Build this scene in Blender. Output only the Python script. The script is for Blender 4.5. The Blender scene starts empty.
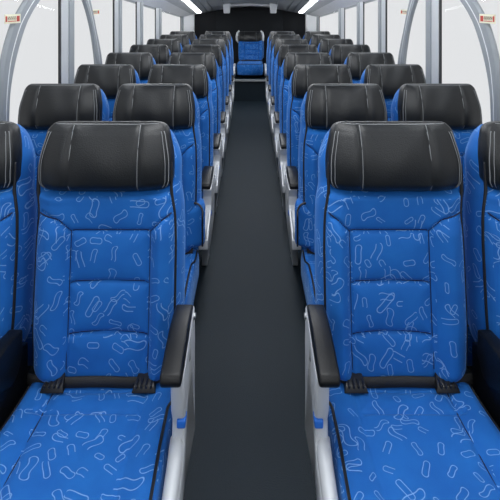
import bpy, bmesh, math, random
from mathutils import Vector, Matrix
random.seed(7)
S = bpy.context.scene
COL = S.collection
PI = math.pi

# ------------------------------------------------------------------ helpers
def smooth(a, b, x):
    t = max(0.0, min(1.0, (x - a) / (b - a)))
    return t * t * (3 - 2 * t)

def box_uv(bm):
    uv = bm.loops.layers.uv.verify()
    for f in bm.faces:
        n = f.normal
        ax, ay, az = abs(n.x), abs(n.y), abs(n.z)
        for l in f.loops:
            c = l.vert.co
            if ay >= ax * 0.9 and ay >= az * 0.9: l[uv].uv = (c.x, c.z)
            elif az >= ax: l[uv].uv = (c.x, c.y + 3.1)
            else: l[uv].uv = (c.y + 5.3, c.z)

def obj(name, bm, mat, parent=None, flat=False, bevel=0, angle=None):
    bmesh.ops.recalc_face_normals(bm, faces=bm.faces[:])
    bm.normal_update()
    box_uv(bm)
    me = bpy.data.meshes.new(name)
    bm.to_mesh(me); bm.free()
    for p in me.polygons: p.use_smooth = not flat
    me.materials.append(mat)
    o = bpy.data.objects.new(name, me)
    COL.objects.link(o)
    if parent: o.parent = parent
    if bevel:
        b = o.modifiers.new('bevel', 'BEVEL'); b.width = bevel; b.segments = 3; b.limit_method = 'ANGLE'
        b.angle_limit = math.radians(30); b.harden_normals = False
    return o

def tag(o, label, cat, group=None):
    o['label'] = label; o['category'] = cat
    if group: o['group'] = group
    return o

def struct(name, bm, mat, **k):
    o = obj(name, bm, mat, **k); o['kind'] = 'structure'; return o

def hexa(bm, pts):
    """8 points: bottom ring 4, top ring 4"""
    v = [bm.verts.new(p) for p in pts]
    for q in ((0,1,2,3),(7,6,5,4),(0,4,5,1),(1,5,6,2),(2,6,7,3),(3,7,4,0)):
        bm.faces.new([v[i] for i in q])

def add_box(bm, x0, x1, y0, y1, z0, z1):
    hexa(bm, [(x0,y0,z0),(x1,y0,z0),(x1,y1,z0),(x0,y1,z0),(x0,y0,z1),(x1,y0,z1),(x1,y1,z1),(x0,y1,z1)])

def add_prism(bm, ring_a, ring_b):
    a = [bm.verts.new(p) for p in ring_a]; b = [bm.verts.new(p) for p in ring_b]
    n = len(a)
    bm.faces.new(a); bm.faces.new(list(reversed(b)))
    for i in range(n):
        j = (i + 1) % n
        bm.faces.new((a[i], b[i], b[j], a[j]))

def add_tube(bm, pts, r, n=6, closed=False):
    pts = [Vector(p) for p in pts]
    rings = []
    m = len(pts); up = None
    for i in range(m):
        if closed: t = pts[(i + 1) % m] - pts[i - 1]
        else: t = pts[min(i + 1, m - 1)] - pts[max(i - 1, 0)]
        t.normalize()
        if up is None:
            up = Vector((0, 1, 0)) if abs(t.y) < .9 else Vector((1, 0, 0))
        u = (up - t * up.dot(t)).normalized(); w = t.cross(u); up = u
        rings.append([bm.verts.new(pts[i] + (u * math.cos(2*PI*k/n) + w * math.sin(2*PI*k/n)) * r) for k in range(n)])
    for i in range(m if closed else m - 1):
        A = rings[i]; B = rings[(i + 1) % m]
        for k in range(n):
            bm.faces.new((A[k], A[(k+1) % n], B[(k+1) % n], B[k]))
    if not closed:
        bm.faces.new(rings[0]); bm.faces.new(list(reversed(rings[-1])))

# ------------------------------------------------------------------ materials
def mat(name, col, rough=.5, metal=0, bump=None, spec=.5, coat=0):
    m = bpy.data.materials.new(name); m.use_nodes = True
    nt = m.node_tree; b = nt.nodes['Principled BSDF']
    b.inputs['Base Color'].default_value = (*col, 1)
    b.inputs['Roughness'].default_value = rough
    b.inputs['Metallic'].default_value = metal
    b.inputs['Specular IOR Level'].default_value = spec
    if coat: b.inputs['Coat Weight'].default_value = coat; b.inputs['Coat Roughness'].default_value = .3
    # every surface gets a light procedural variation
    tc = nt.nodes.new('ShaderNodeTexCoord'); nz = nt.nodes.new('ShaderNodeTexNoise')
    sc, st, var = bump if bump else (30, .05, .06)
    nz.inputs['Scale'].default_value = sc; nz.inputs['Detail'].default_value = 4
    nt.links.new(tc.outputs['Object'], nz.inputs['Vector'])
    bp = nt.nodes.new('ShaderNodeBump'); bp.inputs['Strength'].default_value = st; bp.inputs['Distance'].default_value = .004
    nt.links.new(nz.outputs['Fac'], bp.inputs['Height']); nt.links.new(bp.outputs[0], b.inputs['Normal'])
    mx = nt.nodes.new('ShaderNodeMix'); mx.data_type = 'RGBA'
    mx.inputs[6].default_value = (*[c * (1 - var) for c in col], 1)
    mx.inputs[7].default_value = (*[min(1, c * (1 + var)) for c in col], 1)
    nt.links.new(nz.outputs['Fac'], mx.inputs[0]); nt.links.new(mx.outputs[2], b.inputs['Base Color'])
    return m

def fabric_mat():
    m = bpy.data.materials.new('blue_moquette'); m.use_nodes = True
    nt = m.node_tree; N = nt.nodes; L = nt.links
    b = N['Principled BSDF']
    def math_(op, a, c=None, d=None):
        n = N.new('ShaderNodeMath'); n.operation = op
        for i, v in enumerate((a, c, d)):
            if v is None: continue
            if isinstance(v, (int, float)): n.inputs[i].default_value = v
            else: L.new(v, n.inputs[i])
        return n.outputs[0]
    def vm(op, a, c):
        n = N.new('ShaderNodeVectorMath'); n.operation = op
        for i, v in enumerate((a, c)):
            if isinstance(v, tuple): n.inputs[i].default_value = v
            else: L.new(v, n.inputs[i])
        return n.outputs[0]
    uv = N.new('ShaderNodeUVMap').outputs[0]
    oi = N.new('ShaderNodeObjectInfo')
    off = N.new('ShaderNodeCombineXYZ')
    L.new(math_('MULTIPLY', oi.outputs['Random'], 3.7), off.inputs[0]); L.new(math_('MULTIPLY', oi.outputs['Random'], 7.1), off.inputs[1])
    base = vm('ADD', uv, off.outputs[0])
    nz = N.new('ShaderNodeTexNoise'); nz.inputs['Scale'].default_value = 14; nz.inputs['Detail'].default_value = 0
    L.new(base, nz.inputs['Vector'])
    wob = N.new('ShaderNodeVectorMath'); wob.operation = 'SCALE'; wob.inputs[3].default_value = .006
    L.new(vm('SUBTRACT', nz.outputs['Color'], (.5, .5, .5)), wob.inputs[0])
    base2 = vm('ADD', base, wob.outputs[0])
    masks = []
    for li, (scale, ox) in enumerate(((16.5, 0.0), (13.5, 11.37), (12.6, 27.9))):
        p = N.new('ShaderNodeVectorMath'); p.operation = 'SCALE'; p.inputs[3].default_value = scale
        L.new(vm('ADD', base2, (ox, ox * .7, 0)), p.inputs[0])
        vo = N.new('ShaderNodeTexVoronoi'); vo.voronoi_dimensions = '2D'; vo.feature = 'F1'
        vo.inputs['Scale'].default_value = 1; vo.inputs['Randomness'].default_value = .55
        L.new(p.outputs[0], vo.inputs['Vector'])
        rel = vm('SUBTRACT', p.outputs[0], vo.outputs['Position'])
        sc = N.new('ShaderNodeSeparateColor'); L.new(vo.outputs['Color'], sc.inputs[0])
        r, g, bl = sc.outputs
        rot = N.new('ShaderNodeVectorRotate'); rot.rotation_type = 'Z_AXIS'
        L.new(rel, rot.inputs['Vector']); L.new(math_('MULTIPLY', r, 6.283), rot.inputs['Angle'])
        sx = N.new('ShaderNodeSeparateXYZ'); L.new(rot.outputs[0], sx.inputs[0])
        x, y = sx.outputs[0], sx.outputs[1]
        # S-bend on some loops
        amp = math_('MULTIPLY', math_('SUBTRACT', bl, .5), .22)
        y2 = math_('ADD', y, math_('MULTIPLY', math_('SINE', math_('MULTIPLY', x, 7.5)), amp))
        h = math_('ADD', math_('MULTIPLY', g, .26), .07)                  # half length
        rad = math_('ADD', math_('MULTIPLY', bl, .07), .085)              # radius
        cx = math_('MINIMUM', math_('MAXIMUM', x, math_('MULTIPLY', h, -1)), h)
        dx = math_('SUBTRACT', x, cx)
        dist = math_('SQRT', math_('ADD', math_('MULTIPLY', dx, dx), math_('MULTIPLY', y2, y2)))
        ring = math_('ABSOLUTE', math_('SUBTRACT', dist, rad))
        line = math_('MAXIMUM', 0, math_('SUBTRACT', 1, math_('DIVIDE', ring, .026)))
        # leave loops open: drop the far end of about half of them
        cut = math_('LESS_THAN', x, math_('ADD', math_('MULTIPLY', r, .55), math_('MULTIPLY', h, .3)))
        mk = math_('MULTIPLY', line, cut)
        if li: mk = math_('MULTIPLY', mk, math_('GREATER_THAN', g, (.62 if li == 1 else .85)))
        masks.append(mk)
    mask = math_('MAXIMUM', math_('MAXIMUM', masks[0], masks[1]), masks[2])
    fn = N.new('ShaderNodeTexNoise'); fn.inputs['Scale'].default_value = 900; L.new(base, fn.inputs['Vector'])
    fz = N.new('ShaderNodeTexNoise'); fz.inputs['Scale'].default_value = 9; fz.inputs['Detail'].default_value = 3; L.new(base, fz.inputs['Vector'])
    cr = N.new('ShaderNodeMix'); cr.data_type = 'RGBA'
    cr.inputs[6].default_value = FAB_A; cr.inputs[7].default_value = FAB_B
    L.new(math_('ADD', math_('MULTIPLY', fz.outputs['Fac'], .7), math_('MULTIPLY', fn.outputs['Fac'], .3)), cr.inputs[0])
    mx = N.new('ShaderNodeMix'); mx.data_type = 'RGBA'
    L.new(math_('MULTIPLY', mask, .58), mx.inputs[0]); L.new(cr.outputs[2], mx.inputs[6]); mx.inputs[7].default_value = (.30, .50, .80, 1)
    L.new(mx.outputs[2], b.inputs['Base Color'])
    b.inputs['Roughness'].default_value = .75
    b.inputs['Specular IOR Level'].default_value = .25
    b.inputs['Sheen Weight'].default_value = .25; b.inputs['Sheen Roughness'].default_value = .4
    b.inputs['Sheen Tint'].default_value = (.35, .6, 1, 1)
    bp = N.new('ShaderNodeBump'); bp.inputs['Strength'].default_value = .25; bp.inputs['Distance'].default_value = .002
    hh = math_('ADD', math_('MULTIPLY', fn.outputs['Fac'], .4), math_('ADD', fz.outputs['Fac'], math_('MULTIPLY', mask, -.3)))
    L.new(hh, bp.inputs['Height']); L.new(bp.outputs[0], b.inputs['Normal'])
    return m

FAB_A = (.003, .066, .29, 1); FAB_B = (.012, .150, .50, 1)
M = {}
M['fabric'] = fabric_mat()
M['leather'] = mat('black_leather', (.0050, .0064, .0080), .40, 0, (260, .25, .1), spec=.42)
M['piping'] = mat('black_piping', (.006, .006, .008), .45)
M['thread'] = mat('grey_thread_and_highlight', (.20, .21, .22), .6)
M['navy'] = mat('navy_seam', (.002, .012, .06), .8)
M['plastic'] = mat('black_plastic', (.0035, .004, .005), .38, 0, (500, .15, .1), spec=.3)
M['belt'] = mat('black_webbing', (.012, .012, .013), .6, 0, (900, .5, .2))
M['buckle'] = mat('buckle_plastic', (.009, .009, .010), .3)
M['silver'] = mat('silver_paint', (.53, .55, .575), .42, .15, (12, .03, .03))
M['shell'] = mat('seat_back_shell', (.03, .035, .045), .5)
M['label'] = mat('blue_label', (.01, .13, .55), .5)
M['steel'] = mat('steel_bolt', (.55, .56, .58), .3, 1)
M['white'] = mat('white_plastic', (.72, .74, .76), .4)
M['grey'] = mat('pillar_grey', (.50, .52, .54), .5, 0, (8, .05, .05))
M['darkgrey'] = mat('arch_grey', (.27, .295, .315), .5, 0, (8, .05, .05))
M['gasket'] = mat('rubber_gasket', (.02, .022, .024), .6)
M['ceil'] = mat('ceiling_lining', (.46, .475, .495), .6, 0, (5, .05, .04))
M['cove'] = mat('pale_trim_and_lit_cove', (.74, .75, .77), .5, 0, (5, .05, .04))
M['wall'] = mat('wall_panel', (.42, .45, .48), .6)
M['rear'] = mat('rear_wall', (.004, .005, .007), .7, spec=.25)
M['rear2'] = mat('rear_wall_panel', (.007, .009, .012), .65, spec=.25)
M['floor'] = mat('floor_covering', (.0050, .0130, .0205), .50, 0, (300, .7, .5), spec=.36)
M['nosing'] = mat('step_nosing', (.25, .27, .28), .5)
M['cream'] = mat('sticker_paper', (.78, .76, .58), .6)
M['red'] = mat('sticker_red', (.50, .05, .03), .6)
M['brown'] = mat('sticker_brown', (.14, .07, .05), .6)
def glass_mat():
    m = bpy.data.materials.new('window_glass'); m.use_nodes = True
    nt = m.node_tree; N = nt.nodes; L = nt.links; N.remove(N['Principled BSDF'])
    t = N.new('ShaderNodeBsdfTransparent'); t.inputs[0].default_value = (.97, .98, .985, 1)
    g = N.new('ShaderNodeBsdfGlossy'); g.inputs['Roughness'].default_value = .03
    mx = N.new('ShaderNodeMixShader'); mx.inputs[0].default_value = .015; L.new(t.outputs[0], mx.inputs[1]); L.new(g.outputs[0], mx.inputs[2])
    L.new(mx.outputs[0], N['Material Output'].inputs[0]); return m
M['glass'] = glass_mat()
def emit(name, col, s):
    m = bpy.data.materials.new(name); m.use_nodes = True
    b = m.node_tree.nodes['Principled BSDF']; b.inputs['Base Color'].default_value = (.8, .8, .8, 1)
    b.inputs['Emission Color'].default_value = (*col, 1); b.inputs['Emission Strength'].default_value = s
    return m
M['led'] = emit('led_diffuser', (.95, .98, 1), 14)

# ------------------------------------------------------------------ seat
PC = .016   # the centre panel sits a little towards the aisle
def shf(z): return .010 * smooth(1.0, .9, z)
def seat_seams(a, z):
    """distance from (a,z) on the backrest face to the nearest seam"""
    best = 9
    def seg(p, q):
        nonlocal best
        px, pz = a - p[0], z - p[1]; dx, dz = q[0] - p[0], q[1] - p[1]
        t = max(0, min(1, (px*dx + pz*dz) / (dx*dx + dz*dz)))
        best = min(best, math.hypot(px - t*dx, pz - t*dz))
    a -= PC
    for s in (-1, 1):
        seg((s*.124, .40), (s*.124, .869)); seg((s*.124, .869), (s*.16, .905)); seg((s*.16, .905), (s*.24, .938))
    for z0, bow in ((.869, 0), (.716, .006), (.566, .010)):
        zz = z0 + bow * (1 - (a/.124)**2) if abs(a) < .124 else 9
        if abs(a) < .124: best = min(best, abs(z - zz))
    return best

def back_front(z):   # y of the piping plane
    return -.08 + .08 * (z - .437) / (1.2 - .437)

def back_half(z):    # half width of the backrest at height z
    w = .207 + .008 * smooth(.44, .62, z) - .006 * smooth(.80, 1.0, z) - .030 * smooth(1.04, 1.2, z)
    for end, r in ((.437, .045), (1.168, .05)):
        dz = abs(z - end)
        if dz < r: w -= r * (1 - math.sqrt(max(0, 1 - ((r - dz)/r)**2)))
    return w

def face_y(a, z, w):
    t = min(1, abs(a) / w); tp = min(1, abs(a - PC*(1-t)*2) / w)
    lift = .030 * smooth(.50, .80, tp) * (1 if z < .87 else max(.35, 1 - (z-.87)/.12))
    if t > .80: lift = lift * math.sqrt(max(0, 1 - ((t - .80)/.20)**2)) 
    lift += .010 * (1 - t**4) * 1.0
    endz = min(z - .437, 1.168 - z)
    er = .04
    if endz < er: lift *= math.sqrt(max(0, 1 - ((er - endz)/er)**2))
    s = seat_seams(a, z)
    puff = .012 * (1 - math.exp(-s/.022)) * (1 if t < .8 else max(0, 1 - (t-.8)/.2))
    crease = -.008 * math.exp(-(s/.0042)**2) * (1 if t < .95 else 0)
    rec = smooth(.965, 1.0, z)
    return back_front(z) - (lift + puff + crease)*(1-rec) + .022*rec

def make_seat(name, side, p):
    """side -1: left of the aisle. a = local coordinate pointing to the aisle."""
    k = -side; W = p.get('W', 1.0)
    zs, zo = p.get('zs', 1.0), p.get('zo', 0.0)
    Z = lambda z: z * zs + zo
    X = lambda a: k * a * W
    root = bpy.data.objects.new(name, None); COL.objects.link(root)
    root.empty_display_size = .1
    # ---- backrest
    bm = bmesh.new()
    nv, nu = 150, 84
    zl = [.437 + (1.168 - .437) * (i/nv) for i in range(nv + 1)]
    ul = [math.sin(PI/2 * (-1 + 2*j/nu)) * .35 + (-1 + 2*j/nu) * .65 for j in range(nu + 1)]
    grid = []
    for z in zl:
        w = back_half(z); row = []
        for u in ul: row.append(bm.verts.new((X(u*w + shf(z)), face_y(u*w, z, w), Z(z))))
        # wrap round the sides to the back
        ext = []
        for (dw, dy) in ((.006, .012), (.017, .035), (.023, .07), (.018, .105), (-.02, .125), (-.10, .13)):
            ff = smooth(.45, .52, z) * (1 - .6*smooth(1.06, 1.16, z)); dy += .022*smooth(.965, 1.0, z)*(1 - dy/.13)
            ext.append((w + (dw*ff if dw > 0 else dw), back_front(z) + dy))
        right = [bm.verts.new((X(e[0] + shf(z)), e[1], Z(z))) for e in ext]
        left = [bm.verts.new((X(-(w + (e[0]-w)*(.3 if e[0] > w else 1)) + shf(z)), e[1], Z(z))) for e in ext]
        grid.append(row + right + list(reversed(left)))
    n = len(grid[0])
    for i in range(nv):
        for j in range(n):
            bm.faces.new((grid[i][j], grid[i][(j+1) % n], grid[i+1][(j+1) % n], grid[i+1][j]))
    bm.faces.new(grid[0]); bm.faces.new(list(reversed(grid[-1])))
    back = obj('backrest', bm, M['fabric'], root)
    # piping round the backrest edge
    bm = bmesh.new()
    path = [(X(back_half(z)+.001+shf(z)), back_front(z)+.001, Z(z)) for z in zl[::-1][20:]] + \
           [(X(-back_half(z)-.001+shf(z)), back_front(z)+.001, Z(z)) for z in zl[:-20]]
    add_tube(bm, path, .0052, 6); obj('piping', bm, M['piping'], back)
    # seam threads
    bm = bmesh.new()
    def thread(pts):
        add_tube(bm, [(X(a+PC+shf(z)), face_y(a+PC, z, back_half(z)) - .0012, Z(z)) for a, z in pts], .0025, 6)
    for s in (-1, 1):
        thread([(s*.124, .47 + (.869-.47)*i/30) for i in range(31)])
        thread([(s*(.124 + .036*i/6), .869 + .036*i/6) for i in range(7)] + [(s*(.16+(.045-s*PC)*i/6), .905+.0186*i/6) for i in range(1, 7)])
    for z0, bow in ((.869, 0), (.716, .006), (.566, .010)):
        thread([(a/100, z0 + bow*(1 - (a/12.4)**2)) for a in range(-12, 13)])
    obj('seam', bm, M['navy'], back)
    # rear shell
    bm = bmesh.new()
    hexa(bm, [(X(-.19), .052, Z(.44)), (X(.19), .052, Z(.44)), (X(.18), .068, Z(.44)), (X(-.18), .068, Z(.44)),
              (X(-.16), .130, Z(1.15)), (X(.16), .130, Z(1.15)), (X(.15), .142, Z(1.15)), (X(-.15), .142, Z(1.15))])
    obj('back_shell', bm, M['shell'], root, bevel=.006)

    # ---- headrest
    H0, H1 = p.get('H0', .984), 1.194
    def hw(z):
        v = (z - H0)/(H1 - H0)
        w = .213 - .020 * smooth(.40, 1.0, v) - .003*smooth(.2, 0, v)
        r = .040
        for d in (z - H0, H1 - z):
            if d < r: w -= r * (1 - math.sqrt(max(0, 1 - ((r - d)/r)**2)))
        return w
    def hy(a, z):
        w = hw(z); t = min(1, abs(a)/w); v = (z - H0)/(H1 - H0)
        f = .046 + .016 * math.sin(PI*min(1, v*1.15)) - .016 * v*v - .026 * smooth(.55, 1.0, t)
        q = abs(abs(a - .004) - .106)
        f += .007 * (1 - math.exp(-q/.014)) - .004 * math.exp(-(q/.003)**2)
        f -= .0025*math.sin(a*38 + z*22) * (1-t)
        if t > .84: f *= math.sqrt(max(0, 1 - ((t-.84)/.16)**2))
        e = min(z - H0, H1 - z)
        if e < .035: f *= math.sqrt(max(0, 1 - ((.035-e)/.035)**2))
        y = back_front(z) + .012 - f
        return y
    bm = bmesh.new(); nv, nu = 64, 72; grid = []
    for i in range(nv+1):
        c = -math.cos(PI*i/nv) * .5 + .5; v = c*.5 + (i/nv)*.5
        z = H0 + (H1-H0)*v; w = hw(z); row = []
        for j in range(nu+1):
            tt = -1 + 2*j/nu; u = math.sin(PI/2*tt)*.4 + tt*.6
            row.append(bm.verts.new((X(u*w), hy(u*w, z), Z(z))))
        ex = [(w + .002, back_front(z)+.030), (w - .002, back_front(z)+.055), (w-.02, back_front(z)+.068)]
        e = min(z - H0, H1 - z); q = 1 if e > .03 else math.sqrt(max(0, 1-((.03-e)/.03)**2))
        R_ = [bm.verts.new((X(a_), y_*q + (1-q)*(back_front(z)+.012), Z(z))) for a_, y_ in ex]
        L_ = [bm.verts.new((X(-a_), y_*q + (1-q)*(back_front(z)+.012), Z(z))) for a_, y_ in ex]
        grid.append(row + R_ + list(reversed(L_)))
    n = len(grid[0])
    for i in range(nv):
        for j in range(n):
            bm.faces.new((grid[i][j], grid[i][(j+1) % n], grid[i+1][(j+1) % n], grid[i+1][j]))
    bm.faces.new(grid[0]); bm.faces.new(list(reversed(grid[-1])))
    head = obj('headrest', bm, M['leather'], root)
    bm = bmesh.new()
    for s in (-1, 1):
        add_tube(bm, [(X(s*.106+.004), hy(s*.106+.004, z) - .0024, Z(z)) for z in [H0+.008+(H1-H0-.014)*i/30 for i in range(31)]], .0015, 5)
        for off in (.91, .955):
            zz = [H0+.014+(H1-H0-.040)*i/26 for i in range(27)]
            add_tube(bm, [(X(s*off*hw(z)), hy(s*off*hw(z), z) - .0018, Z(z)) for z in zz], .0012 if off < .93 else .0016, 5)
    # pale cord along the top edge, drawn in place of its rim highlight
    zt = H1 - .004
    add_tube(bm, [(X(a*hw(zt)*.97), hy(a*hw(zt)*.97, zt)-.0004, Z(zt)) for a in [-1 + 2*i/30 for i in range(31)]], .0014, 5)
    obj('stitching_and_highlight', bm, M['thread'], head)

    # ---- seat cushion
    C0, C1 = -.035, -.575     # back, front (y)
    cin, cout = p.get('cin', .243), p.get('cout', .205)
    ctop, cbot = .426, p.get('cbot', .29)
    def inner(y):
        return cin + .001
    def outer(y):
        return cout + .025 * smooth(C0, C1, y)
    def round_end(y, w):
        r = .05; d = y - C1
        if d < r: w -= r*.9 * (1 - math.sqrt(max(0, 1 - ((r-d)/r)**2)))
        return w
    def cz(a, y):
        c = (inner(y) - outer(y))/2; hwid = (inner(y) + outer(y))/2; t = min(1, abs(a - c)/hwid)
        z = ctop - .004 + .012*smooth(-.15, -.45, y) 
        d = y - C1
        if d < .07: z -= .055*(1 - math.sqrt(max(0, 1-((.07-d)/.07)**2)))
        d2 = C0 - y
        if d2 < .03: z -= .010*(1 - math.sqrt(max(0, 1-((.03-d2)/.03)**2)))
        s = min(abs(a + .125), abs(a - .150))
        if -.20 < y and abs(a) < .15: s = min(s, abs(y + .112 + .004*math.cos(a*14)), abs(y + .190 + .006*math.cos(a*12)))
        soft = .35 if a > .10 else 1.0
        z += .010*(1 - math.exp(-s/.022)) - .005*soft*math.exp(-(s/.004)**2)
        z += .006 * smooth(.55, .8, t)
        if t > .86: z -= .020*(1 - math.sqrt(max(0, 1-((t-.86)/.14)**2)))
        return z
    bm = bmesh.new(); nv, nu = 90, 74; grid = []
    for i in range(nv+1):
        tt = i/nv; tt = tt*.6 + .4*(.5-.5*math.cos(PI*tt))
        y = C0 + (C1 - C0)*tt; row = []
        ai, ao = round_end(y, inner(y)), round_end(y, outer(y))
        for j in range(nu+1):
            q = -1 + 2*j/nu; u = math.sin(PI/2*q)*.35 + q*.65
            a = (ai - ao)/2 + u*(ai + ao)/2
            row.append(bm.verts.new((X(a), y, Z(cz(a, y)))))
        e = .018*(1 - math.exp(-(y-C1)/.02))
        R_ = [bm.verts.new((X(ai + .004), y, Z(ctop-.045))), bm.verts.new((X(ai + .004), y, Z(cbot+.02))), bm.verts.new((X(ai-.01), y, Z(cbot)))]
        L_ = [bm.verts.new((X(-ao - .004), y, Z(ctop-.045))), bm.verts.new((X(-ao - .004), y, Z(cbot+.02))), bm.verts.new((X(-ao+.01), y, Z(cbot)))]
        grid.append(row + R_ + list(reversed(L_)))
    n = len(grid[0])
    for i in range(nv):
        for j in range(n):
            bm.faces.new((grid[i][j], grid[i][(j+1) % n], grid[i+1][(j+1) % n], grid[i+1][j]))
    bm.faces.new(grid[0])
    bm.faces.new(list(reversed(grid[-1])))
    cush = obj('seat_cushion', bm, M['fabric'], root)
    bm = bmesh.new(); pts = []
    for i in range(60):
        y = C0 - .01 + (C1 + .012 - C0 + .01)*i/59
        a = round_end(y, inner(y)) - .004 - .013*smooth(-.14, -.19, y) + .006*smooth(-.25, -.5, y)
        pts.append((X(a), y, Z(cz(a, y)+.0015)))
    fa, fo = pts[-1], None
    pts2 = []
    for i in range(60):
        y = C0 - .01 + (C1 + .012 - C0 + .01)*i/59
        a = -round_end(y, outer(y)) + .004
        pts2.append((X(a), y, Z(cz(a, y)+.0015)))
    fo = pts2[-1]
    mid = [(fa[0] + (fo[0]-fa[0])*i/30, C1 + .010, fa[2] + (fo[2]-fa[2])*i/30) for i in range(1, 30)]
    add_tube(bm, pts + mid + pts2[::-1], .0042, 6)
    obj('piping', bm, M['piping'], cush)
    bm = bmesh.new()
    add_tube(bm, [(X(-.125), y, Z(cz(-.125, y)+.0012)) for y in [-.05 - .5*i/40 for i in range(41)]], .0022, 5)
    obj('seam', bm, M['navy'], cush)

    # ---- under-seat pan and leg
    bm = bmesh.new()
    add_box(bm, *sorted((X(-.16), X(.16))), -.50, -.06, Z(cbot)-.03, Z(cbot)+.012)
    obj('seat_pan', bm, M['shell'], root, bevel=.008)
    fz = p.get('fz', 0.0)
    bm = bmesh.new()
    hexa(bm, [(X(-.11), -.30, fz), (X(-.05), -.30, fz), (X(-.05), -.12, fz), (X(-.11), -.12, fz),
              (X(-.13), -.40, Z(cbot)-.01), (X(-.05), -.40, Z(cbot)-.01), (X(-.05), -.10, Z(cbot)-.01), (X(-.13), -.10, Z(cbot)-.01)])
    obj('leg', bm, M['shell'], root, bevel=.008)

    # ---- belt across the gap between cushion and back
    if p.get('belt', True):
        bm = bmesh.new(); wv = []
        nseg = 30
        for i in range(nseg+1):
            a = -.215 + .43*i/nseg
            y = -.100 + .020*(abs(a)/.215)**2; z = .440 + .004*math.cos(a*20)
            wv.append([bm.verts.new((X(a), y - .012, Z(z-.010))), bm.verts.new((X(a), y - .006, Z(z+.017))), bm.verts.new((X(a), y-.002, Z(z+.017))), bm.verts.new((X(a), y-.008, Z(z-.012)))])
        for i in range(nseg):
            for j in range(4): bm.faces.new((wv[i][j], wv[i][(j+1) % 4], wv[i+1][(j+1) % 4], wv[i+1][j]))
        bm.faces.new(wv[0]); bm.faces.new(list(reversed(wv[-1])))
        belt = obj('seat_belt', bm, M['belt'], root)
        for s in (-1, 1):
            bm = bmesh.new(); c = s*.135 + .012
            hexa(bm, [(X(c-.036), -.135, Z(.434)), (X(c+.036), -.135, Z(.434)), (X(c+.030), -.095, Z(.434)), (X(c-.030), -.095, Z(.434)),
                      (X(c-.030), -.128, Z(.450)), (X(c+.030), -.128, Z(.450)), (X(c+.024), -.090, Z(.464)), (X(c-.024), -.090, Z(.464))])
            for q in range(4):
                b0 = c - .024 + q*.014
                add_box(bm, *sorted((X(b0), X(b0+.006))), -.136, -.094, Z(.448), Z(.458))
            obj('buckle', bm, M['buckle'], belt, bevel=.002)
        # backing that closes the gap
        bm = bmesh.new(); add_box(bm, *sorted((X(-.20), X(.20))), -.075, .02, Z(.40), Z(.45)); obj('hinge_bar', bm, M['plastic'], root, bevel=.006)

    # ---- armrest (aisle side)
    if p.get('arm', True):
        a0, a1 = p['arm_a']
        bm = bmesh.new()
        prof = [(-.372, .648), (-.366, .634), (-.30, .625), (-.23, .585), (-.17, .555), (-.13, .56), (-.100, .60), (-.100, .676), (-.16, .686), (-.22, .688), (-.30, .677), (-.362, .664)]
        dz = p.get('arm_dz', 0); prof = [(y, z + dz) for y, z in prof]
        add_prism(bm, [(X(a0)/1, y, Z(z)) for y, z in prof], [(X(a1), y, Z(z)) for y, z in prof])
        arm = obj('armrest', bm, M['plastic'], root, flat=False, bevel=.007)
    if p.get('support'):
        a0, a1 = p['arm_a']; m0 = a0 + .008; m1 = a0 + .030
        bm = bmesh.new()
        prof = [(-.33, .565), (-.12, .55), (-.04, .52), (-.04, .30), (-.22, .30), (-.26, .42), (-.33, .56)]
        add_prism(bm, [(X(m0), y, Z(z)) for y, z in prof], [(X(m1), y, Z(z)) for y, z in prof])
        obj('armrest_support', bm, M['plastic'], root, bevel=.005)
    # ---- silver side frame
    if p.get('frame'):
        a0, a1 = p['frame_a']   # inner, outer (towards the aisle)
        def lean(z): return -.045 * smooth(.36, .0, z)
        bm = bmesh.new()
        fx = p.get('front', 0); tz = p.get('top_z', .672)
        prof = [(-.095, tz), (-.165, tz-.008), (-.20, min(.655, tz-.01)), (-.30, min(.640, tz-.012)), (-.335+fx, min(.638, tz-.014)), (-.325+fx, .54), (-.305+fx, .50), (-.315+fx, .455), (-.35+fx, .43), (-.42, .415), (-.50, .395), (-.555, .36),
                (-.56, .315), (-.50, .285), (-.38, .262), (-.29, .215), (-.20, .11), (-.15, .012), (-.13, fz), (-.03, fz), (-.02, .05), (-.05, .16), (-.09, .30), (-.09, .45), (-.08, .56)]
        add_prism(bm, [(X(a0 + lean(z)*.6), y, Z(z) if z > 0 else fz) for y, z in prof], [(X(a1 + lean(z)), y, Z(z) if z > 0 else fz) for y, z in prof])
        fr = obj('side_frame', bm, M['silver'], root, bevel=.012)
        # raised rib that runs forward along the frame
        bm = bmesh.new()
        cc = (a0 + a1)/2
        add_tube(bm, [(X(cc-.004), y, Z(z)) for y, z in ((-.30, .452), (-.35, .432), (-.42, .418), (-.50, .398), (-.55, .362))], .019, 12)
        obj('frame_rib', bm, M['silver'], fr)
        lz = p.get('label_z', .487)
        bm = bmesh.new()
        add_box(bm, *sorted((X(a0+.014), X(a1+.0015))), -.3195+fx, -.285+fx, Z(lz+.006), Z(lz+.028))
        obj('blue_tab', bm, M['label'], fr, bevel=.004)
        for by, bz in ((-.07, .03), (-.12, min(.67, tz-.02))):
            bm = bmesh.new(); aa = a1 + lean(bz)
            add_tube(bm, [(X(aa-.01), by, Z(bz)), (X(aa+.006), by, Z(bz))], .009, 8)
            obj('bolt', bm, M['steel'], fr)
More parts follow.
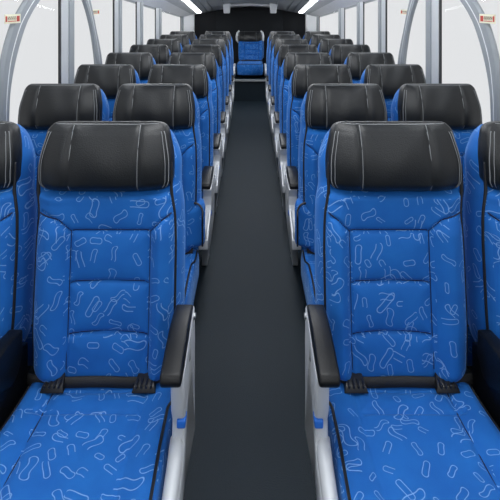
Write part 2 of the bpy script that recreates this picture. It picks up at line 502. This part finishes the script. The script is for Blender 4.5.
    if p.get('bolster'):
        # padded lower end of the backrest, seen below the backrest of the seat in front
        bm = bmesh.new(); nv, nu = 26, 30; z0, z1 = .452, .655; grid = []
        for i in range(nv+1):
            z = z0 + (z1-z0)*i/nv; e = min(z-z0, z1-z); q = 1 if e > .035 else math.sqrt(max(0, 1-((.035-e)/.035)**2))
            w = .256 + .018*q; row = []
            yb = back_front(z) + .03
            for j in range(nu+1):
                u = -1 + 2*j/nu; a = u*w
                a = a if a > 0 else a*.75; row.append(bm.verts.new((X(a), yb - (.080*q + .0)*(1-abs(u)**6*.9) , Z(z))))
            row += [bm.verts.new((X(w*.97), yb+.03, Z(z))), bm.verts.new((X(-w*.72), yb+.03, Z(z)))]
            grid.append(row)
        n = len(grid[0])
        for i in range(nv):
            for j in range(n): bm.faces.new((grid[i][j], grid[i][(j+1) % n], grid[i+1][(j+1) % n], grid[i+1][j]))
        bm.faces.new(grid[0]); bm.faces.new(list(reversed(grid[-1])))
        bo = obj('lumbar_pad', bm, M['fabric'], root)
        bm = bmesh.new()  # side piping; the black run across the top paints the crease's shade
        add_tube(bm, [(X(.266), back_front(.5)-.028, Z(.475 + .14*i/20)) for i in range(21)] +
                     [(X(.266 - .045*(1-math.cos(t*PI/20))), back_front(.6)-.026+.02*math.sin(t*PI/20), Z(.615 + .043*math.sin(t*PI/20))) for t in range(1, 11)] +
                     [(X(.22 - .40*i/10), back_front(.65)-.012, Z(.659)) for i in range(11)], .0048, 6)
        obj('piping', bm, M['piping'], bo)
    if p.get('handles'):
        for s in (-1, 1):
            bm = bmesh.new()
            add_tube(bm, [(X(s*.20), .02, Z(.90)), (X(s*.232), .01, Z(.96)), (X(s*.236), .01, Z(1.06)), (X(s*.222), .015, Z(1.15)), (X(s*.19), .03, Z(1.195))], .020, 10)
            obj('side_handle', bm, M['white'], root)
            bm = bmesh.new()
            prof = [(-.60, .40), (-.60, .47), (-.52, .52), (-.10, .52), (.0, .46), (.0, .36), (-.5, .34)]
            add_prism(bm, [(X(s*.245), y, z) for y, z in [(y, z+.02) for y, z in prof]], [(X(s*.285), y, z+.02) for y, z in prof])
            obj('armrest', bm, M['white'], root, bevel=.012)
    return root

def dup(root):
    r = root.copy(); COL.objects.link(r)
    for ch in list(root.children):
        c = ch.copy(); COL.objects.link(c); c.parent = r
        for g in list(ch.children):
            d = g.copy(); COL.objects.link(d); d.parent = c
    return r

D1, P = 1.54, .74
CA1, CW1, CA, CW = .459, .956, .455, .884
ords = ['first', 'second', 'third', 'fourth', 'fifth', 'sixth', 'seventh', 'eighth']
for side in (-1, 1):
    sn = 'left' if side < 0 else 'right'
    first_a = make_seat('coach_seat', side, dict(arm_a=(.237, .290), frame=True, frame_a=(.258, .293)))
    first_w = make_seat('coach_seat', side, dict(arm_a=(.233, .276), support=True, arm_dz=-.075))
    second_a = make_seat('coach_seat', side, dict(W=.9, cin=.236, arm=False, bolster=True))
    proto_a = make_seat('coach_seat', side, dict(W=.9, cin=.214, arm_a=(.195, .262), arm_dz=-.085, top_z=.56, frame=True, frame_a=(.214, .266), label_z=.39, front=-.035))
    proto_w = make_seat('coach_seat', side, dict(W=.9, arm_a=(.213, .260), support=True, arm_dz=-.035))
    for r in range(8):
        d = D1 + P*r
        if r == 0: a, w = first_a, first_w
        elif r == 1: a, w = second_a, proto_w
        elif r == 2: a, w = proto_a, dup(proto_w)
        else: a, w = dup(proto_a), dup(proto_w)
        a.location = (side*(CA1 if r == 0 else CA), d, 0)
        w.location = (side*(CW1 if r == 0 else CW + (0, .016, .03, .065)[min(r, 3)]), d, 0)
        if r == 0:
            la = 'large blue patterned aisle seat with black headrest nearest the camera, %s of the aisle' % sn
            lw = 'blue patterned window seat nearest the camera, cut off by the %s edge of the photo' % sn
        else:
            la = 'blue patterned seat beside the aisle, %s row from the camera, %s of the aisle' % (ords[r], sn)
            lw = 'blue patterned seat beside the windows, %s row from the camera, %s of the aisle' % (ords[r], sn)
        tag(a, la, 'seat', 'coach seats in rows along the aisle'); tag(w, lw, 'seat', 'coach seats in rows along the aisle')

last = make_seat('coach_seat', -1, dict(zs=.671, zo=.292, H0=.915, cbot=.16, arm=False, handles=True, fz=.345, cin=.215, cout=.19, belt=True))
last.location = (0, 8.5, 0)
tag(last, 'single blue seat at the far end of the aisle, with white side handles', 'seat', 'coach seats in rows along the aisle')

# ------------------------------------------------------------------ shell
XW, Y0, Y1 = 1.22, -1.6, 9.1
bm = bmesh.new(); add_box(bm, -XW-.1, XW+.1, Y0, Y1+.1, -.08, 0); struct('floor', bm, M['floor'], flat=True)
# raised rear platform and its nosing
bm = bmesh.new(); add_box(bm, -XW, XW, 7.78, Y1, .0, .345); struct('trim_1', bm, M['floor'], flat=True)
bm = bmesh.new(); add_box(bm, -XW, XW, 7.745, 7.80, .325, .352); struct('trim_2', bm, M['nosing'], flat=True)

# ceiling: cross-sections (half), lofted along the bus; it drops towards the rear
st = {
 9.1:  [(0, 1.530), (.30, 1.512), (.55, 1.470), (.80, 1.425), (.90, 1.405), (.97, 1.392), (1.08, 1.365), (1.22, 1.313)],
 6.5:  [(0, 1.80), (.30, 1.79), (.55, 1.765), (.80, 1.745), (.90, 1.705), (.97, 1.690), (1.10, 1.60), (1.22, 1.500)],
 4.5:  [(0, 1.99), (.30, 1.985), (.55, 1.965), (.80, 1.94), (.90, 1.875), (.97, 1.86), (1.12, 1.77), (1.22, 1.644)],
 1.5:  [(0, 2.08), (.30, 2.075), (.55, 2.055), (.80, 2.03), (.90, 1.965), (.97, 1.95), (1.12, 1.87), (1.22, 1.74)],
 -1.6: [(0, 2.12), (.30, 2.115), (.55, 2.095), (.80, 2.07), (.90, 2.00), (.97, 1.99), (1.12, 1.91), (1.22, 1.80)],
}
ys = sorted(st)
def sect(y):
    for i in range(len(ys)-1):
        if ys[i] <= y <= ys[i+1]:
            t = (y-ys[i])/(ys[i+1]-ys[i])
            return [(a[0]*(1-t)+b[0]*t, a[1]*(1-t)+b[1]*t) for a, b in zip(st[ys[i]], st[ys[i+1]])]
def loft(x_from, x_to, name, m):
    bm = bmesh.new()
    yy = sorted(set(ys + [Y0 + (Y1-Y0)*i/40 for i in range(41)]))
    low, top = [], []
    for y in yy:
        s = sect(min(max(y, Y0), Y1)); s = s[x_from:x_to]
        full = s if x_from else [(-x, z) for x, z in reversed(s[1:])] + s
        low.append(full); top.append([(x, z+.05) for x, z in full])
    for sgn in ((1,) if x_from == 0 else (-1, 1)):
        A = [[bm.verts.new((sgn*x, y, z)) for x, z in r] for y, r in zip(yy, low)]
        B = [[bm.verts.new((sgn*x, y, z)) for x, z in r] for y, r in zip(yy, top)]
        n = len(A[0])
        for i in range(len(yy)-1):
            for j in range(n-1):
                bm.faces.new((A[i][j], A[i][j+1], A[i+1][j+1], A[i+1][j]))
                bm.faces.new((B[i][j], B[i+1][j], B[i+1][j+1], B[i][j+1]))
            for j in (0, n-1): bm.faces.new((A[i][j], A[i+1][j], B[i+1][j], B[i][j]))
        for i in (0, len(yy)-1):
            for j in range(n-1): bm.faces.new((A[i][j], A[i][j+1], B[i][j+1], B[i][j]))
    return struct(name, bm, m, flat=True)
loft(0, 5, 'ceiling', M['ceil'])
loft(4, 7, 'trim_3', M['ceil'])
loft(6, 8, 'trim_40', M['cove'])  # strip above the windows, whitened to paint in the light it catches
n_ = 41
for sgn in (-1, 1):
    for (i0, f) in ((3, 0), (2, .55), (1, .6)):
        bm = bmesh.new(); pts = []
        for y in ys:
            s = sect(y); a, b = s[i0], s[i0+1]
            pts.append((sgn*(a[0]*(1-f)+b[0]*f), y, a[1]*(1-f)+b[1]*f - .001))
        pts[-1] = (pts[-1][0], 9.08, pts[-1][2])
        add_tube(bm, pts, .007, 6); struct('trim_%d' % n_, bm, M['darkgrey']); n_ += 1

# side walls below and above the windows
ZS = .90
def wtop(y): return sect(y)[-1][1]
for side, nm in ((-1, 'wall_left'), (1, 'wall_right')):
    bm = bmesh.new()
    add_box(bm, *sorted((side*XW, side*(XW+.08))), Y0, Y1, 0, ZS)
    yy = [Y0 + (Y1-Y0)*i/30 for i in range(31)]
    for i in range(30):
        a, b = yy[i], yy[i+1]
        x0, x1 = sorted((side*XW, side*(XW+.08)))
        za, zb = wtop(a), wtop(b)
        hexa(bm, [(x0, a, za), (x1, a, za), (x1, b, zb), (x0, b, zb), (x0, a, za+.12), (x1, a, za+.12), (x1, b, zb+.12), (x0, b, zb+.12)])
    struct(nm, bm, M['wall'], flat=True)

# pillars (light column, dark gasket), arched mouldings
tn = 4
pill = [(3.09, 3.31, 3.066, 'grey'), (4.31, 4.54, 4.285, 'grey'), (5.16, 5.44, 5.14, 'grey'), (6.20, 6.57, 6.18, 'grey'), (8.46, 8.75, 8.44, 'darkgrey'), (.55, .80, .53, 'grey'), (-.75, -.5, -.77, 'grey')]
wn = 1
for side in (-1, 1):
    for i, (d0, d1, dg, mk) in enumerate(pill):
        zt = max(wtop(d0), wtop(d1)) + .02
        bm = bmesh.new()
        x0, x1 = side*(XW-.006), side*(XW+.010)
        add_prism(bm, [(x0, d0, ZS-.01), (x0, d1, ZS-.01), (x0, d1, zt), (x0, d0, zt)], [(x1, d0, ZS-.01), (x1, d1, ZS-.01), (x1, d1, zt), (x1, d0, zt)])
        o = struct('trim_%d' % tn, bm, M[mk], bevel=.006, flat=True); tn += 1
        bm = bmesh.new()
        # gasket on the near edge, a slim rib down the column
        add_box(bm, *sorted((side*(XW-.004), side*(XW+.006))), dg, d0+.002, ZS, zt-.01)
        g = obj('gasket', bm, M['gasket'], o, flat=True); g['kind'] = 'structure'
        bm = bmesh.new(); dm = d0 + (d1-d0)*.55
        add_box(bm, *sorted((side*(XW-.014), side*(XW-.004))), dm, d1-.01, ZS, zt-.01)
        g = obj('column_rib', bm, M['darkgrey'], o, flat=True, bevel=.003); g['kind'] = 'structure'
    # arched mouldings: (z, near d, far d)
    arcs = [
      [(.88, 2.335, 2.415), (.99, 2.33, 2.42), (1.14, 2.335, 2.435), (1.293, 2.354, 2.492), (1.439, 2.43, 2.584), (1.52, 2.505, 2.665), (1.597, 2.60, 2.775), (1.70, 2.76, 2.96), (1.76, 2.90, 3.10)],
      [(.88, 3.83, 3.99), (1.126, 3.773, 3.925), (1.25, 3.73, 3.865), (1.373, 3.674, 3.788), (1.50, 3.59, 3.715), (1.605, 3.496, 3.646), (1.66, 3.43, 3.60), (1.73, 3.33, 3.53)]]
    for ai, arc in enumerate(arcs):
        bm = bmesh.new(); x0, x1 = side*(XW-.014), side*(XW+.008)
        # resample smoothly
        pts = []
        for i in range(len(arc)-1):
            p0 = arc[max(i-1, 0)]; p1 = arc[i]; p2 = arc[i+1]; p3 = arc[min(i+2, len(arc)-1)]
            for q in range(6):
                t = q/6
                pts.append(tuple(.5*((2*p1[c]) + (-p0[c]+p2[c])*t + (2*p0[c]-5*p1[c]+4*p2[c]-p3[c])*t*t + (-p0[c]+3*p1[c]-3*p2[c]+p3[c])*t**3) for c in range(3)))
        pts.append(arc[-1])
        rings = []
        for z, a, b in pts:
            m_ = (a+b)/2
            rings.append([bm.verts.new(v) for v in ((x0+side*.012, a, z), (x0, a+.015, z), (x0, b-.015, z), (x0+side*.012, b, z), (x1, b, z), (x1, a, z))])
        for i in range(len(rings)-1):
            for j in range(6): bm.faces.new((rings[i][j], rings[i][(j+1) % 6], rings[i+1][(j+1) % 6], rings[i+1][j]))
        bm.faces.new(rings[0]); bm.faces.new(list(reversed(rings[-1])))
        o = struct('trim_%d' % tn, bm, M['darkgrey'], flat=True); tn += 1
        bm = bmesh.new()  # thin white line along the middle of the moulding
        add_tube(bm, [(x0+side*.001, a*.5+b*.5, z) for z, a, b in pts], .0035, 6)
        g = obj('white_line', bm, M['white'], o); g['kind'] = 'structure'
    # panes between pillars
    edges = sorted(pill)
    cuts = [Y0] + [e for p_ in edges for e in (p_[2], p_[1])] + [9.0]
    for i in range(0, len(cuts), 2):
        a, b = cuts[i], cuts[i+1]
        if b - a < .1: continue
        bm = bmesh.new(); n = 8
        for q in range(n):
            ya, yb = a + (b-a)*q/n, a + (b-a)*(q+1)/n
            x = side*(XW+.012)
            v = [bm.verts.new(c) for c in ((x, ya, ZS-.02), (x, yb, ZS-.02), (x, yb, wtop(yb)+.03), (x, ya, wtop(ya)+.03))]
            bm.faces.new(v)
        bmesh.ops.remove_doubles(bm, verts=bm.verts[:], dist=1e-5)
        struct('window_%d' % wn, bm, M['glass'], flat=True); wn += 1

# rear corner columns and rear wall
for side in (-1, 1):
    bm = bmesh.new()
    add_prism(bm, [(side*1.05, 8.98, .345), (side*XW, 8.78, .345), (side*XW, 9.1, .345), (side*1.05, 9.1, .345)],
                  [(side*1.05, 8.98, 1.42), (side*XW, 8.78, 1.36), (side*XW, 9.1, 1.36), (side*1.05, 9.1, 1.42)])
    struct('trim_%d' % tn, bm, M['cove'], flat=True, bevel=.01); tn += 1
bm = bmesh.new(); add_box(bm, -XW-.05, XW+.05, 9.1, 9.18, 0, 1.62); rw = struct('wall_rear', bm, M['rear'], flat=True)
bm = bmesh.new(); add_box(bm, -.64, .62, 9.085, 9.101, .36, 1.45); q = obj('rear_panel', bm, M['rear2'], rw, flat=True, bevel=.004); q['kind'] = 'structure'
# pale cross trim where the ceiling meets the rear wall
bm = bmesh.new()
for i in range(16):
    xa, xb = -.36 + .72*i/16, -.36 + .72*(i+1)/16
    f = lambda x: 1.545 - .12*x*x
    hexa(bm, [(xa, 8.55, f(xa)), (xb, 8.55, f(xb)), (xb, 8.62, f(xb)), (xa, 8.62, f(xa)), (xa, 8.55, f(xa)+.05), (xb, 8.55, f(xb)+.05), (xb, 8.62, f(xb)+.05), (xa, 8.62, f(xa)+.05)])
bmesh.ops.remove_doubles(bm, verts=bm.verts[:], dist=1e-5)
struct('trim_%d' % tn, bm, M['cove'], flat=True); tn += 1

# front bulkhead round the windscreen opening (behind the camera)
bm = bmesh.new(); add_box(bm, -XW, XW, Y0-.08, Y0, 0, 1.0); struct('wall_front', bm, M['wall'], flat=True)

# ------------------------------------------------------------------ small things
for side in (-1, 1):
    sn = 'left' if side < 0 else 'right'
    # hanging box near the rear
    bm = bmesh.new(); cx = side*.405; y0, y1 = 8.30, 8.44; zt = sect(8.4)[1][1]+.0
    hexa(bm, [(cx-.052, y0+.01, 1.413), (cx+.052, y0+.01, 1.413), (cx+.052, y1, 1.413), (cx-.052, y1, 1.413),
              (cx-.068, y0, zt), (cx+.068, y0, zt), (cx+.068, y1, zt), (cx-.068, y1, zt)])
    root = bpy.data.objects.new('ceiling_speaker', None); COL.objects.link(root); root.location = (0, 0, 0)
    obj('housing', bm, M['white'], root, bevel=.012, flat=True)
    bm = bmesh.new(); add_box(bm, cx-.040, cx+.040, y0+.004, y0+.012, 1.43, 1.47); obj('grille', bm, M['cove'], root, bevel=.003, flat=True)
    tag(root, 'small white box hanging from the ceiling near the dark rear wall, %s one' % sn, 'speaker', 'white boxes under the rear ceiling')
    # LED strip
    root = bpy.data.objects.new('ceiling_light', None); COL.objects.link(root)
    for kind in ('housing', 'diffuser'):
        bm = bmesh.new(); yy = [8.9, 8.0, 7.2, 6.5, 5.5, 4.5, 3.0, 1.5, 0, -1.4]
        rr = []
        for y in yy:
            s = sect(y); x0, z0 = s[4]; x1, z1 = s[5]
            g = .012 if kind == 'housing' else 0
            xa, xb = x0 - g, x1 + g
            za, zb = z0 + .01, z1 + .01
            dn = .018 if kind == 'housing' else .024
            rr.append([bm.verts.new((side*xa, y, za)), bm.verts.new((side*xb, y, zb)), bm.verts.new((side*xb, y, zb-dn)), bm.verts.new((side*xa, y, za-dn))])
        for i in range(len(rr)-1):
            for j in range(4): bm.faces.new((rr[i][j], rr[i][(j+1) % 4], rr[i+1][(j+1) % 4], rr[i+1][j]))
        bm.faces.new(rr[0]); bm.faces.new(list(reversed(rr[-1])))
        obj(kind, bm, M['led'] if kind == 'diffuser' else M['cove'], root, flat=True)
    tag(root, 'long bright white light strip running along the ceiling above the %s seats' % sn, 'ceiling light', 'ceiling light strips')
    # warning stickers on the windows
    for (ya, yb, z, h, where) in ((2.352, 2.515, 1.50, .047, 'nearest the camera'), (3.725, 3.915, 1.511, .040, 'on the second window, smaller in view')):
        xs = side*(XW+.009) if where.startswith('on') else side*(XW-.016)
        root = bpy.data.objects.new('window_sticker', None); COL.objects.link(root)
        x0, x1 = sorted((xs, xs - side*.002))
        bm = bmesh.new(); add_box(bm, x0, x1, ya, yb, z-h/2, z+h/2); obj('paper', bm, M['cream'], root, flat=True)
        rx0, rx1 = sorted((xs - side*.002, xs - side*.003))
        rnd = random.Random(3)
        L_ = yb - ya
        # the printed blocks: red square, lettering rows, red pictogram
        bm = bmesh.new()
        add_box(bm, rx0, rx1, ya+.05*L_, ya+.14*L_, z-h*.30, z+h*.30)
        add_box(bm, rx0, rx1, ya+.74*L_, ya+.93*L_, z-h*.32, z+h*.30)
        add_box(bm, rx0, rx1, ya+.18*L_, ya+.70*L_, z-h*.30, z-h*.22)
        obj('red_print', bm, M['red'], root, flat=True)
        bm = bmesh.new()
        for q in range(9):
            a = ya + L_*(.18 + .06*q)
            add_box(bm, rx0, rx1, a, a+L_*.012, z-h*.14, z+h*.26)
            if q % 2: add_box(bm, rx0, rx1, a, a+L_*.04, z+h*.16, z+h*.26)
            else: add_box(bm, rx0, rx1, a, a+L_*.04, z+h*.00, z+h*.08)
        obj('dark_print', bm, M['brown'], root, flat=True)
        tag(root, 'cream and red warning sticker on the %s windows, %s' % (sn, where), 'sticker', 'warning stickers on the windows')

# ------------------------------------------------------------------ world, fill lights
w = bpy.data.worlds.new('world'); S.world = w; w.use_nodes = True
nt = w.node_tree; bg = nt.nodes['Background']
tc = nt.nodes.new('ShaderNodeTexCoord'); nz = nt.nodes.new('ShaderNodeTexNoise'); nz.inputs['Scale'].default_value = 1.6
nt.links.new(tc.outputs['Generated'], nz.inputs['Vector'])
mx = nt.nodes.new('ShaderNodeMix'); mx.data_type = 'RGBA'; mx.inputs[6].default_value = (.765, .77, .785, 1); mx.inputs[7].default_value = (.835, .84, .85, 1)
nt.links.new(nz.outputs['Fac'], mx.inputs[0]); nt.links.new(mx.outputs[2], bg.inputs[0]); bg.inputs[1].default_value = 1.0

def area(name, loc, rot, sx, sy, e, col=(1, 1, 1)):
    l = bpy.data.lights.new(name, 'AREA'); l.shape = 'RECTANGLE'; l.size = sx; l.size_y = sy; l.energy = e; l.color = col
    o = bpy.data.objects.new(name, l); COL.objects.link(o); o.location = loc; o.rotation_euler = rot; return o
# unseen fill lights added over the aisle to brighten the cabin
for i, (y, z) in enumerate(((-.6, 2.08), (1.3, 2.04), (3.2, 1.98), (5.1, 1.88), (6.9, 1.72))):
    area('aisle_fill', (0, y, z), (0, 0, 0),   .5, 1.0, 14.5, (.96, .98, 1))

cam = bpy.data.cameras.new('camera'); co = bpy.data.objects.new('camera', cam); COL.objects.link(co)
co.location = (0, 0, 1.575); co.rotation_euler = (PI/2, 0, 0)
cam.sensor_width = 36; cam.lens = 480/500*36; cam.shift_y = -246/500; cam.clip_start = .01
S.camera = co
S.view_settings.view_transform = 'Standard'; S.view_settings.look = 'None'; S.view_settings.gamma = 1
S.view_settings.use_curve_mapping = False; S.view_settings.exposure = 0
